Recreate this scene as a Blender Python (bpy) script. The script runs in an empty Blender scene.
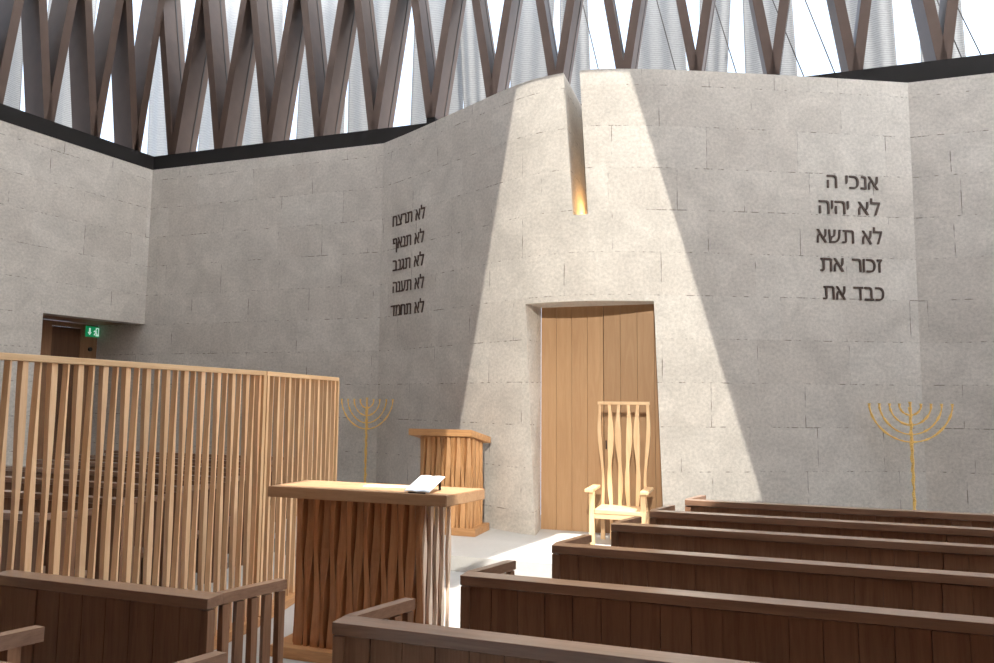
import bpy, bmesh, math, random
from mathutils import Vector, Matrix
random.seed(7)
C = bpy.context.scene.collection
SC = bpy.context.scene
R = math.radians
# ------------------------------------------------------------------ camera
cam_d = bpy.data.cameras.new('camera'); cam = bpy.data.objects.new('camera', cam_d); C.objects.link(cam)
cam_d.sensor_fit = 'HORIZONTAL'; cam_d.sensor_width = 36.0; cam_d.lens = 728.0 / 994.0 * 36.0
cam_d.clip_start = 0.05; cam_d.clip_end = 300
M = Matrix.Rotation(R(18.6), 4, 'Z') @ Matrix.Rotation(R(90 + 5.35), 4, 'X') @ Matrix.Rotation(R(0.48), 4, 'Z')
cam.matrix_world = Matrix.Translation((0, 0, 1.70)) @ M
SC.camera = cam
# ------------------------------------------------------------------ world
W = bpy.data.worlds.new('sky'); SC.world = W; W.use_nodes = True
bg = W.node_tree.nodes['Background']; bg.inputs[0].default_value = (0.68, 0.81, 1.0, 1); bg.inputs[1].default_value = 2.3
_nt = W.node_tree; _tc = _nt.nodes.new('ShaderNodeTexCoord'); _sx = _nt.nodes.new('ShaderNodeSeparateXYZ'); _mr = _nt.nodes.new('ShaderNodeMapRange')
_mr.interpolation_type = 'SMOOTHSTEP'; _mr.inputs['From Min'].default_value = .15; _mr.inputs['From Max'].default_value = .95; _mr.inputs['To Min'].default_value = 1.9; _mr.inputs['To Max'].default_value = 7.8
_nt.links.new(_tc.outputs['Generated'], _sx.inputs[0]); _nt.links.new(_sx.outputs['X'], _mr.inputs['Value']); _nt.links.new(_mr.outputs[0], bg.inputs[1])   # sky lifted toward +X, added as fill for the right-facing surfaces
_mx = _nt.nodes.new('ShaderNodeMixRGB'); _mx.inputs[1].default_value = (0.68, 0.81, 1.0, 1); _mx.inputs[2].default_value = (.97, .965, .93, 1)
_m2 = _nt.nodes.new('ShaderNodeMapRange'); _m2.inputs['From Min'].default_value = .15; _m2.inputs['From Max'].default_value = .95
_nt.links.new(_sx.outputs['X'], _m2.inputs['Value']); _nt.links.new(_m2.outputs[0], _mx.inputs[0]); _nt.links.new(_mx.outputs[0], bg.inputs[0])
# ------------------------------------------------------------------ sun through the roof opening
SUN_DIR = Vector((-0.25, 0.30, -0.92)).normalized()
sd = bpy.data.lights.new('sun', 'SUN'); sun = bpy.data.objects.new('sun', sd); C.objects.link(sun)
sd.energy = 10.0; sd.angle = R(0.53); sd.color = (1.0, 0.95, 0.87)
sun.rotation_euler = SUN_DIR.to_track_quat('-Z', 'Y').to_euler(); sun.location = (8, -10, 30)
# ------------------------------------------------------------------ profile spotlight aimed at the ark wall (its housing is built below)
SPOT = Vector((1.0, -6.0, 6.8))
sp = bpy.data.lights.new('profile_spot', 'SPOT'); spo = bpy.data.objects.new('profile_spot', sp); C.objects.link(spo)
sp.energy = 8300; sp.color = (1.0, 0.95, 0.84); sp.shadow_soft_size = 0.0009; sp.spot_size = R(44); sp.spot_blend = 0.15
spo.location = SPOT
SPOT_AX = (Vector((-1.55, 8.4, 2.9)) - SPOT).normalized()
spo.rotation_euler = SPOT_AX.to_track_quat('-Z', 'Y').to_euler()
# warm lamp in the slit
sl = bpy.data.lights.new('slit_lamp', 'POINT'); slo = bpy.data.objects.new('slit_lamp', sl); C.objects.link(slo)
sl.energy = 5; sl.color = (1.0, 0.55, 0.18); sl.shadow_soft_size = 0.04; slo.location = (-1.74, 8.75, 4.0)
CEIL_FILL = .54     # share of daylight let through the ceiling, made translucent to brighten the room
# ------------------------------------------------------------------ exposure
vs = SC.view_settings; vs.view_transform = 'Standard'; vs.look = 'None'; vs.gamma = 1.0; vs.use_curve_mapping = False; vs.exposure = 0.0
SC.cycles.max_bounces = 8; SC.cycles.diffuse_bounces = 5; SC.cycles.transparent_max_bounces = 12
SC.cycles.use_denoising = True

# ================================================================== materials
def nmat(name):
    m = bpy.data.materials.new(name); m.use_nodes = True
    nt = m.node_tree; b = nt.nodes['Principled BSDF']
    return m, nt, b
def N(nt, t, **k):
    n = nt.nodes.new(t)
    for a, v in k.items():
        if a.startswith('i_'):
            n.inputs[a[2:].replace('_', ' ')].default_value = v
        else: setattr(n, a, v)
    return n
def L(nt, a, b): nt.links.new(a, b)

def wood(name, dark, light, axis='Z', rough=0.5, scale=1.0, bump=0.06):
    m, nt, b = nmat(name)
    tc = N(nt, 'ShaderNodeTexCoord'); mp = N(nt, 'ShaderNodeMapping')
    s = {'Z': (9, 9, .7), 'X': (.7, 9, 9), 'Y': (9, .7, 9)}[axis]
    mp.inputs['Scale'].default_value = tuple(q * scale for q in s)
    oi = N(nt, 'ShaderNodeObjectInfo')
    mul = N(nt, 'ShaderNodeMath', operation='MULTIPLY'); mul.inputs[1].default_value = 31.0
    cmb = N(nt, 'ShaderNodeCombineXYZ'); L(nt, oi.outputs['Random'], mul.inputs[0])
    for i in range(3): L(nt, mul.outputs[0], cmb.inputs[i])
    L(nt, tc.outputs['Object'], mp.inputs['Vector']); L(nt, cmb.outputs[0], mp.inputs['Location'])
    n1 = N(nt, 'ShaderNodeTexNoise', i_Scale=2.0, i_Detail=6.0, i_Roughness=.62, i_Distortion=1.2)
    L(nt, mp.outputs[0], n1.inputs['Vector'])
    n2 = N(nt, 'ShaderNodeTexNoise', i_Scale=14.0, i_Detail=3.0)
    L(nt, mp.outputs[0], n2.inputs['Vector'])
    mx = N(nt, 'ShaderNodeMath', operation='MULTIPLY_ADD'); mx.inputs[1].default_value = .35
    L(nt, n2.outputs[0], mx.inputs[0]); L(nt, n1.outputs[0], mx.inputs[2])
    cr = N(nt, 'ShaderNodeValToRGB'); cr.color_ramp.elements[0].position = .45; cr.color_ramp.elements[1].position = .85
    cr.color_ramp.elements[0].color = (*dark, 1); cr.color_ramp.elements[1].color = (*light, 1)
    L(nt, mx.outputs[0], cr.inputs[0])
    hs = N(nt, 'ShaderNodeHueSaturation'); mr = N(nt, 'ShaderNodeMapRange', i_To_Min=.88, i_To_Max=1.12)
    L(nt, oi.outputs['Random'], mr.inputs['Value']); L(nt, mr.outputs[0], hs.inputs['Value'])
    L(nt, cr.outputs[0], hs.inputs['Color']); L(nt, hs.outputs[0], b.inputs['Base Color'])
    b.inputs['Roughness'].default_value = rough
    bp = N(nt, 'ShaderNodeBump', i_Strength=bump, i_Distance=.01); L(nt, mx.outputs[0], bp.inputs['Height']); L(nt, bp.outputs[0], b.inputs['Normal'])
    return m
OAK_D, OAK_L = (.42, .20, .078), (.62, .34, .15)
PALE_D, PALE_L = (.62, .385, .20), (.76, .53, .31)
oakZ = wood('oak_upright', OAK_D, OAK_L, 'Z'); oakX = wood('oak_lengthwise', OAK_D, OAK_L, 'X'); oakY = wood('oak_crosswise', OAK_D, OAK_L, 'Y')
paleZ = wood('pale_oak_upright', PALE_D, PALE_L, 'Z'); paleX = wood('pale_oak_rail', PALE_D, PALE_L, 'X'); paleY = wood('pale_oak_cross', PALE_D, PALE_L, 'Y')
WAL_D, WAL_L = (.195, .098, .053), (.32, .172, .10)
walZ = wood('walnut_upright', WAL_D, WAL_L, 'Z', .45); walX = wood('walnut_rail', (.225, .125, .078), (.355, .21, .138), 'X', .30); walY = wood('walnut_cross', (.225, .125, .078), (.355, .21, .138), 'Y', .30)
DSK_D, DSK_L = (.33, .125, .045), (.48, .21, .085)
for m_ in (walX, walY):
    b_ = m_.node_tree.nodes['Principled BSDF']; b_.inputs['Coat Weight'].default_value = .8; b_.inputs['Coat Roughness'].default_value = .22; b_.inputs['Coat IOR'].default_value = 1.7
scrZ = wood('screen_oak_upright', (.70, .43, .23), (.84, .58, .35), 'Z')
litSideZ = wood('desk_side_oak_painted_lit', (.80, .60, .44), (.88, .70, .55), 'Z')  # oak paled to carry floor-bounced light on the right side slats
dskZ = wood('reddish_oak_upright', DSK_D, DSK_L, 'Z'); dskX = wood('desk_top_oak', (.42, .235, .12), (.56, .34, .19), 'X')
doorZ = wood('door_oak', (.35, .195, .092), (.42, .25, .125), 'Z', .55, .6, .03)
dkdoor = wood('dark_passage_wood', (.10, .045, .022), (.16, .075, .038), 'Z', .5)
frmwood = wood('passage_frame_wood', (.26, .13, .065), (.36, .19, .10), 'Z', .5)

def stone_mat(name='limestone', floor=False):
    m, nt, b = nmat(name)
    tc = N(nt, 'ShaderNodeTexCoord')
    uv = tc.outputs['UV']
    br = N(nt, 'ShaderNodeTexBrick', offset=.5, offset_frequency=2, squash=.72, squash_frequency=3)
    br.inputs['Scale'].default_value = 1.0; br.inputs['Mortar Size'].default_value = .006 if not floor else .003
    br.inputs['Mortar Smooth'].default_value = .2; br.inputs['Brick Width'].default_value = 1.12; br.inputs['Row Height'].default_value = .5 if not floor else .8
    br.inputs['Bias'].default_value = 0
    br.inputs['Color1'].default_value = (.61, .56, .505, 1) if not floor else (.50, .49, .47, 1)
    br.inputs['Color2'].default_value = (.66, .615, .56, 1) if not floor else (.55, .54, .52, 1)
    br.inputs['Mortar'].default_value = (.20, .17, .14, 1) if not floor else (.42, .40, .38, 1)
    # jitter the course lines a little
    nj = N(nt, 'ShaderNodeTexNoise', i_Scale=2.5, i_Detail=1.0); L(nt, uv, nj.inputs['Vector'])
    vm = N(nt, 'ShaderNodeVectorMath', operation='MULTIPLY_ADD'); vm.inputs[1].default_value = (.012, .012, 0)
    L(nt, nj.outputs['Color'], vm.inputs[0]); L(nt, uv, vm.inputs[2]); L(nt, vm.outputs[0], br.inputs['Vector'])
    # break the joints into dashes
    nd = N(nt, 'ShaderNodeTexNoise', i_Scale=1.6, i_Detail=2.0, i_Roughness=.7)
    mpd = N(nt, 'ShaderNodeMapping'); mpd.inputs['Scale'].default_value = (6.0, 2.0, 1); L(nt, uv, mpd.inputs[0]); L(nt, mpd.outputs[0], nd.inputs['Vector'])
    st = N(nt, 'ShaderNodeMapRange', i_From_Min=.50, i_From_Max=.62, i_To_Max=.85); L(nt, nd.outputs[0], st.inputs['Value'])
    nomort = N(nt, 'ShaderNodeTexBrick', offset=.5, offset_frequency=2, squash=.72, squash_frequency=3)
    for k in ('Scale', 'Brick Width', 'Row Height', 'Bias', 'Color1', 'Color2'): nomort.inputs[k].default_value = br.inputs[k].default_value
    nomort.inputs['Mortar Size'].default_value = 0; L(nt, vm.outputs[0], nomort.inputs['Vector'])
    fac = N(nt, 'ShaderNodeMath', operation='MULTIPLY'); L(nt, br.outputs['Fac'], fac.inputs[0]); L(nt, st.outputs[0], fac.inputs[1])
    mxc = N(nt, 'ShaderNodeMixRGB'); L(nt, fac.outputs[0], mxc.inputs[0]); L(nt, nomort.outputs['Color'], mxc.inputs[1]); mxc.inputs[2].default_value = br.inputs['Mortar'].default_value
    # mottling: broad stains and fine pores
    n1 = N(nt, 'ShaderNodeTexNoise', i_Scale=2.2, i_Detail=7.0, i_Roughness=.65, i_Distortion=.6); L(nt, uv, n1.inputs['Vector'])
    r1 = N(nt, 'ShaderNodeMapRange', i_From_Min=.3, i_From_Max=.7, i_To_Min=.82 if not floor else .94, i_To_Max=1.08 if not floor else 1.03); L(nt, n1.outputs[0], r1.inputs['Value'])
    n2 = N(nt, 'ShaderNodeTexNoise', i_Scale=28.0, i_Detail=5.0, i_Roughness=.75); L(nt, uv, n2.inputs['Vector'])
    r2 = N(nt, 'ShaderNodeMapRange', i_From_Min=.30, i_From_Max=.62, i_To_Min=.74 if not floor else .97, i_To_Max=1.03); L(nt, n2.outputs[0], r2.inputs['Value'])
    mm = N(nt, 'ShaderNodeMath', operation='MULTIPLY'); L(nt, r1.outputs[0], mm.inputs[0]); L(nt, r2.outputs[0], mm.inputs[1])
    vs2 = N(nt, 'ShaderNodeVectorMath', operation='SCALE'); L(nt, mxc.outputs[0], vs2.inputs[0]); L(nt, mm.outputs[0], vs2.inputs['Scale'])
    L(nt, vs2.outputs[0], b.inputs['Base Color'])
    b.inputs['Roughness'].default_value = .85 if not floor else .55
    hh = N(nt, 'ShaderNodeMath', operation='MULTIPLY_ADD'); hh.inputs[1].default_value = -2.0; L(nt, fac.outputs[0], hh.inputs[0]); L(nt, n2.outputs[0], hh.inputs[2])
    bp = N(nt, 'ShaderNodeBump', i_Strength=.25 if not floor else .04, i_Distance=.006); L(nt, hh.outputs[0], bp.inputs['Height']); L(nt, bp.outputs[0], b.inputs['Normal'])
    return m
stone = stone_mat(); floorm = stone_mat('pale_floor_stone', True)
def plain(name, col, rough=.6, metal=0, noise=0, nscale=20, emit=None, es=1):
    m, nt, b = nmat(name); b.inputs['Base Color'].default_value = (*col, 1); b.inputs['Roughness'].default_value = rough; b.inputs['Metallic'].default_value = metal
    n = N(nt, 'ShaderNodeTexNoise', i_Scale=nscale, i_Detail=4.0)
    tc = N(nt, 'ShaderNodeTexCoord'); L(nt, tc.outputs['Object'], n.inputs['Vector'])
    mr = N(nt, 'ShaderNodeMapRange', i_To_Min=1 - noise, i_To_Max=1 + noise); L(nt, n.outputs[0], mr.inputs['Value'])
    v = N(nt, 'ShaderNodeVectorMath', operation='SCALE'); v.inputs[0].default_value = col; L(nt, mr.outputs[0], v.inputs['Scale']); L(nt, v.outputs[0], b.inputs['Base Color'])
    if emit: b.inputs['Emission Color'].default_value = (*emit, 1); b.inputs['Emission Strength'].default_value = es
    return m
bronze = plain('dark_bronze', (.008, .006, .0055), .85, 0, .3, 6)
fin = plain('brown_bronze_fin', (.105, .066, .050), .45, .25, .25, 4)
roofm = plain('roof_plaster', (.45, .43, .41), .9, 0, .05)
def fill_ceiling_mat():
    m, nt, b = nmat('translucent_fill_ceiling'); out = nt.nodes['Material Output']; b.inputs['Base Color'].default_value = (.75, .73, .70, 1); b.inputs['Roughness'].default_value = .9
    tl = N(nt, 'ShaderNodeBsdfTranslucent'); tl.inputs['Color'].default_value = (.97, .98, 1.0, 1)
    m1 = N(nt, 'ShaderNodeMixShader'); m1.inputs[0].default_value = CEIL_FILL; L(nt, b.outputs[0], m1.inputs[1]); L(nt, tl.outputs[0], m1.inputs[2]); L(nt, m1.outputs[0], out.inputs['Surface'])
    return m
fill_ceilm = fill_ceiling_mat()
letterm = plain('letter_bronze', (.060, .030, .020), .6, .0, .1)
white = plain('white_paper', (.80, .86, .92), .7, 0, .02)
blackm = plain('black_plastic', (.02, .02, .02), .4, 0, .05)
green = plain('exit_green', (.01, .22, .09), .5, 0, .02, 20, (.01, .45, .16), .35)
greenw = plain('exit_white', (.8, .9, .85), .5, 0, .02, 20, (.7, 1, .85), .6)
lampm = plain('slit_lamp_lens', (1, .8, .5), .5, 0, .0, 20, (1.0, .62, .25), 5)
gold = None
def gold_mat():
    m, nt, b = nmat('hammered_gold'); b.inputs['Metallic'].default_value = .4; b.inputs['Roughness'].default_value = .3; b.inputs['Base Color'].default_value = (1.0, .66, .20, 1)
    tc = N(nt, 'ShaderNodeTexCoord'); v = N(nt, 'ShaderNodeTexVoronoi', i_Scale=55.0); L(nt, tc.outputs['Object'], v.inputs['Vector'])
    bp = N(nt, 'ShaderNodeBump', i_Strength=1.0, i_Distance=.02); L(nt, v.outputs['Distance'], bp.inputs['Height']); L(nt, bp.outputs[0], b.inputs['Normal'])
    return m
gold = gold_mat()
def mesh_mat():
    m, nt, b = nmat('pale_metal_mesh'); out = nt.nodes['Material Output']
    b.inputs['Roughness'].default_value = .6
    tc = N(nt, 'ShaderNodeTexCoord')
    w = N(nt, 'ShaderNodeTexWave', wave_type='BANDS', bands_direction='Z', i_Scale=9.0, i_Distortion=2.5, i_Detail=2.0); L(nt, tc.outputs['Object'], w.inputs['Vector'])
    n = N(nt, 'ShaderNodeTexNoise', i_Scale=30.0, i_Detail=3.0); L(nt, tc.outputs['Object'], n.inputs['Vector'])
    ad = N(nt, 'ShaderNodeMath', operation='ADD'); L(nt, w.outputs['Fac'], ad.inputs[0]); L(nt, n.outputs[0], ad.inputs[1])
    cr = N(nt, 'ShaderNodeMapRange', i_From_Min=.3, i_From_Max=1.6, i_To_Min=.30, i_To_Max=.46); L(nt, ad.outputs[0], cr.inputs['Value'])
    v = N(nt, 'ShaderNodeVectorMath', operation='SCALE'); v.inputs[0].default_value = (1.0, 1.0, 1.0); L(nt, cr.outputs[0], v.inputs['Scale']); L(nt, v.outputs[0], b.inputs['Base Color'])
    tr = N(nt, 'ShaderNodeBsdfTransparent'); tl = N(nt, 'ShaderNodeBsdfTranslucent'); L(nt, v.outputs[0], tl.inputs['Color'])
    m1 = N(nt, 'ShaderNodeMixShader'); m1.inputs[0].default_value = .35; L(nt, b.outputs[0], m1.inputs[1]); L(nt, tl.outputs[0], m1.inputs[2])
    m2 = N(nt, 'ShaderNodeMixShader'); m2.inputs[0].default_value = .13; L(nt, m1.outputs[0], m2.inputs[1]); L(nt, tr.outputs[0], m2.inputs[2])
    L(nt, m2.outputs[0], out.inputs['Surface'])
    return m
meshm = mesh_mat()

# ================================================================== helpers
def obj(name, bm, mat, parent=None, smooth=False):
    bmesh.ops.recalc_face_normals(bm, faces=bm.faces)
    me = bpy.data.meshes.new(name); bm.to_mesh(me); bm.free(); me.materials.append(mat)
    if smooth:
        for p in me.polygons: p.use_smooth = True
    o = bpy.data.objects.new(name, me); C.objects.link(o)
    if parent is not None: o.parent = parent
    return o
def thing(name, label, cat, loc=(0, 0, 0), rz=0, group=None):
    o = bpy.data.objects.new(name, None); C.objects.link(o); o.location = loc; o.rotation_euler = (0, 0, rz)
    o.empty_display_size = .1; tag(o, label, cat, group); return o
def tag(o, label, cat, group=None):
    o['label'] = label; o['category'] = cat
    if group: o['group'] = group
    return o
def struct(o): o['kind'] = 'structure'; return o
def bx(bm, x0, x1, y0, y1, z0, z1, bev=0):
    v = [bm.verts.new(p) for p in ((x0, y0, z0), (x1, y0, z0), (x1, y1, z0), (x0, y1, z0), (x0, y0, z1), (x1, y0, z1), (x1, y1, z1), (x0, y1, z1))]
    fs = [bm.faces.new([v[i] for i in q]) for q in ((3, 2, 1, 0), (4, 5, 6, 7), (0, 1, 5, 4), (1, 2, 6, 5), (2, 3, 7, 6), (3, 0, 4, 7))]
    if bev:
        es = list({e for f in fs for e in f.edges}); bmesh.ops.bevel(bm, geom=es, offset=bev, segments=2, affect='EDGES', profile=.6)
def BX(*a, bev=0):
    bm = bmesh.new(); bx(bm, *a, bev=bev); return bm
def beam_bm(bm, a, b, w, h, up=(0, 0, 1)):
    """square bar from a to b, width w across, h along up"""
    a = Vector(a); b = Vector(b); d = (b - a).normalized(); u = Vector(up); s = d.cross(u).normalized(); u = s.cross(d).normalized()
    r = []
    for p in (a, b):
        r.append([bm.verts.new(p + s * (sx * w / 2) + u * (sz * h / 2)) for sx, sz in ((-1, -1), (1, -1), (1, 1), (-1, 1))])
    for i in range(4): bm.faces.new((r[0][i], r[0][(i + 1) % 4], r[1][(i + 1) % 4], r[1][i]))
    bm.faces.new(r[0][::-1]); bm.faces.new(r[1])
def prism(bm, poly, z0, z1):
    lo = [bm.verts.new((x, y, z0)) for x, y in poly]; hi = [bm.verts.new((x, y, z1)) for x, y in poly]
    n = len(poly)
    for i in range(n): bm.faces.new((lo[i], lo[(i + 1) % n], hi[(i + 1) % n], hi[i]))
    bm.faces.new(lo[::-1]); bm.faces.new(hi)
def twist_slat(bm, x, y, z0, z1, w, t, ang, seg=14, widths=None, lean=0):
    """upright board: w along its local x, t along its local y, turned by ang(f), widened by widths(f)"""
    rings = []
    for i in range(seg + 1):
        f = i / seg; z = z0 + (z1 - z0) * f; a = ang(f); k = widths(f) if widths else 1
        ca, sa = math.cos(a), math.sin(a)
        rings.append([bm.verts.new((x + (px * ca - py * sa), y + (px * sa + py * ca), z)) for px, py in ((-w * k / 2, -t / 2), (w * k / 2, -t / 2), (w * k / 2, t / 2), (-w * k / 2, t / 2))])
    for r0, r1 in zip(rings, rings[1:]):
        for i in range(4): bm.faces.new((r0[i], r0[(i + 1) % 4], r1[(i + 1) % 4], r1[i]))
    bm.faces.new(rings[0][::-1]); bm.faces.new(rings[-1])
def tube(bm, pts, r, n=8, wob=0):
    pts = [Vector(p) for p in pts]; rings = []
    up = Vector((0, 1, 0))
    for i, p in enumerate(pts):
        d = (pts[min(i + 1, len(pts) - 1)] - pts[max(i - 1, 0)]).normalized(); s = d.cross(up)
        if s.length < .01: s = d.cross(Vector((1, 0, 0)))
        s.normalize(); u = s.cross(d).normalized(); rr = (r(i / (len(pts) - 1)) if callable(r) else r) * (1 + wob * random.uniform(-1, 1))
        rings.append([bm.verts.new(p + (s * math.cos(6.2832 * k / n) + u * math.sin(6.2832 * k / n)) * rr) for k in range(n)])
    for a, b in zip(rings, rings[1:]):
        for k in range(n): bm.faces.new((a[k], a[(k + 1) % n], b[(k + 1) % n], b[k]))
    bm.faces.new(rings[0][::-1]); bm.faces.new(rings[-1])
def copy_tree(o, parent=None):
    c = o.copy(); C.objects.link(c)
    if parent is not None: c.parent = parent
    for ch in [q for q in KIDS.get(o.name, ())]: copy_tree(ch, c)
    return c
KIDS = {}
def reg(root):
    KIDS.clear()
    for o in C.objects:
        if o.parent: KIDS.setdefault(o.parent.name, []).append(o)

# ================================================================== room shell
WT = 5.6                       # wall top
XR, YR = 7.6, -6.6             # right and rear walls
def uvquad(bm, uvl, pts, uvs):
    f = bm.faces.new([bm.verts.new(p) for p in pts])
    for l, u in zip(f.loops, uvs): l[uvl].uv = u
    return f
Z0 = .916
def wallseg(name, a, b, z0, z1, thick=.4, u0=0, holes=()):
    """upright stone wall from a to b (room side to the left of a->b is negative); solid, UV = run, height"""
    a = Vector((*a, 0)); b = Vector((*b, 0)); d = (b - a); ln = d.length; d.normalize(); n = Vector((-d.y, d.x, 0))
    bm = bmesh.new(); uvl = bm.loops.layers.uv.new('UVMap')
    rects = [(0, ln, z0, z1)]
    for hx0, hx1, hz1 in holes:      # openings from the floor to hz1
        rects = [(0, hx0, z0, z1), (hx0, hx1, hz1, z1), (hx1, ln, z0, z1)]
    for (s0, s1, q0, q1) in rects:
        if s1 - s0 < 1e-4: continue
        P = lambda s, o, z: a + d * s + n * o + Vector((0, 0, z))
        for o in (0, thick):
            uvquad(bm, uvl, [P(s0, o, q0), P(s1, o, q0), P(s1, o, q1), P(s0, o, q1)], [(u0 + s0, q0 - Z0), (u0 + s1, q0 - Z0), (u0 + s1, q1 - Z0), (u0 + s0, q1 - Z0)])
        for z in (q0, q1):
            uvquad(bm, uvl, [P(s0, 0, z), P(s1, 0, z), P(s1, thick, z), P(s0, thick, z)], [(u0 + s0, .1), (u0 + s1, .1), (u0 + s1, .1 + thick), (u0 + s0, .1 + thick)])
        for s in (s0, s1):
            uvquad(bm, uvl, [P(s, 0, q0), P(s, thick, q0), P(s, thick, q1), P(s, 0, q1)], [(s + .1, q0 - Z0), (s + .1 + thick, q0 - Z0), (s + .1 + thick, q1 - Z0), (s + .1, q1 - Z0)])
    return struct(obj(name, bm, stone))
# floor and platform
bm = bmesh.new(); uvl = bm.loops.layers.uv.new('UVMap')
for z, s in ((0, 1), (-.2, 1)):
    uvquad(bm, uvl, [(-12, YR - .5, z), (XR + .5, YR - .5, z), (XR + .5, 10.2, z), (-12, 10.2, z)], [(-12, YR), (XR, YR), (XR, 10.2), (-12, 10.2)])
struct(obj('floor', bm, floorm))
pl = [(-5.6, 9.72), (-5.6, 8.1)] + [(-5.6 + 1.2 * (1 - math.cos(t)), 8.1 - 1.2 * math.sin(t)) for t in [R(a) for a in range(10, 91, 8)]] + [(7.6, 6.9), (7.6, 9.72)]
bm = bmesh.new(); prism(bm, pl, 0, .15); uvl = bm.loops.layers.uv.new('UVMap')
for f in bm.faces:
    for l in f.loops: l[uvl].uv = (l.vert.co.x, l.vert.co.y + l.vert.co.z)
struct(obj('platform_1', bm, floorm)); bpy.data.objects['platform_1'].name = 'trim_1'

# bowed front wall -------------------------------------------------------
PP = [(-5.13, 9.72), (-4.39, 9.345), (-3.12, 8.63), (-2.56, 8.325), (-2.2, 8.21), (-1.75, 8.175), (-1.4, 8.235), (-.5, 8.57), (1.09, 9.29), (2.0, 9.72)]
def chaikin(p):
    o = [p[0]]
    for a, b in zip(p, p[1:]):
        o += [(a[0] * .75 + b[0] * .25, a[1] * .75 + b[1] * .25), (a[0] * .25 + b[0] * .75, a[1] * .25 + b[1] * .75)]
    return o + [p[-1]]
PS = chaikin(chaikin(PP))
def bowy(x):
    if x <= PS[0][0] or x >= PS[-1][0]: return 9.72
    for a, b in zip(PS, PS[1:]):
        if a[0] <= x <= b[0]: return a[1] + (b[1] - a[1]) * (x - a[0]) / (b[0] - a[0])
ARC = [(-5.13, 0.0)]
for i in range(1, 714):
    x = -5.13 + i * .01; ARC.append((x, ARC[-1][1] + math.hypot(.01, bowy(x) - bowy(x - .01))))
def arc(x):
    k = max(0, min(len(ARC) - 1, int(round((x + 5.13) / .01)))); return ARC[k][1] + (x - ARC[k][0])
def x_of_arc(s):
    for (x, q) in ARC:
        if q >= s: return x
    return ARC[-1][0]
zr = [0.0, .9, 1.9, 2.84, 3.857, 4.7, WT]
def keycol(x0, x284, x386, xt):
    def f(z):
        if z <= 2.84: return x0 + (x284 - x0) * z / 2.84
        if z <= 3.857: return x284 + (x386 - x284) * (z - 2.84) / 1.017
        return x386 + (xt - x386) * (z - 3.857) / (WT - 3.857)
    return f
keys = [keycol(-5.13, -5.13, -5.13, -5.13), keycol(-2.285, -2.434, -2.434, -2.434), keycol(-1.832, -1.832, -1.832, -1.945), keycol(-1.657, -1.657, -1.657, -1.747), keycol(-.852, -.936, -.936, -.936), keycol(2, 2, 2, 2)]
ns = [26, 6, 2, 8, 30]
cols = []; seg_of = []
for k in range(5):
    for i in range(ns[k]):
        t = i / ns[k]; cols.append((lambda z, k=k, t=t: keys[k](z) * (1 - t) + keys[k + 1](z) * t)); seg_of.append(k)
cols.append(keys[5])
DY, SY = 8.68, 9.35
bm = bmesh.new(); uvl = bm.loops.layers.uv.new('UVMap')
grid = [[bm.verts.new((c(z), bowy(c(z)), z)) for z in zr] for c in cols]
def suv(f, fn):
    for l in f.loops: l[uvl].uv = fn(l.vert.co)
wuv = lambda c: (arc(c.x) + .35, c.z - Z0)
for i in range(len(cols) - 1):
    for j in range(len(zr) - 1):
        k = seg_of[i]
        if k in (1, 2, 3) and zr[j + 1] <= 2.85: continue
        if k == 2 and zr[j] >= 3.85: continue
        f = bm.faces.new((grid[i][j], grid[i + 1][j], grid[i + 1][j + 1], grid[i][j + 1])); suv(f, wuv)
ci = [sum(ns[:k]) for k in range(6)]
def reveal(chain, yb, fn):
    back = [bm.verts.new((v.co.x + (yb[1](v.co) if len(yb) > 1 else 0), yb[0], v.co.z)) for v in chain]
    for a, b, c, d in zip(chain, chain[1:], back[1:], back): suv(bm.faces.new((a, b, c, d)), fn)
    return back
# door jambs: the inner edge is upright, the outer edge leans
jl = [grid[ci[1]][j] for j in range(4)]; jr = [grid[ci[4]][j] for j in range(4)]; jt = [grid[i][3] for i in range(ci[1], ci[4] + 1)]
reveal(jl, (DY, lambda c: -2.345 - c.x), lambda c: (c.y + .3, c.z - Z0)); reveal(jr, (DY, lambda c: (-.80 - c.x)), lambda c: (c.y + .3, c.z - Z0)); reveal(jt, (DY,), lambda c: (c.x, c.y))
sL = [grid[ci[2]][j] for j in range(4, 7)]; sR = [grid[ci[3]][j] for j in range(4, 7)]; sB = [grid[i][4] for i in range(ci[2], ci[3] + 1)]
b1 = reveal(sL, (SY,), lambda c: (c.y, c.z - Z0)); b2 = reveal(sR, (SY,), lambda c: (c.y, c.z - Z0)); reveal(sB, (SY,), lambda c: (c.x, c.y))
for a, b, c, d in zip(b1, b1[1:], b2[1:], b2): suv(bm.faces.new((a, b, c, d)), lambda c: (c.x, c.z - Z0))
# top of the mass
for i in range(len(cols) - 1):
    yb = SY if seg_of[i] == 2 else None
    a, b = grid[i][-1], grid[i + 1][-1]
    if yb is not None: a = bm.verts.new((a.co.x, SY, WT)); b = bm.verts.new((b.co.x, SY, WT))
    if i == 0 or i == len(cols) - 2:
        pass
    c = bm.verts.new((b.co.x, 9.721, WT)); d = bm.verts.new((a.co.x, 9.721, WT))
    suv(bm.faces.new((a, b, c, d)), lambda c: (c.x, c.y))
bmesh.ops.remove_doubles(bm, verts=bm.verts, dist=.0005)
bow = struct(obj('wall_front_bow', bm, stone, smooth=False))
# back wall left and right of the bow, also closing behind it
wallseg('wall_back_left', (-11.2, 9.72), (-5.13, 9.72), 0, WT, .4, .2)
wallseg('wall_back_right', (2.0, 9.72), (XR + .4, 9.72), 0, WT, .4, .7)
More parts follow.
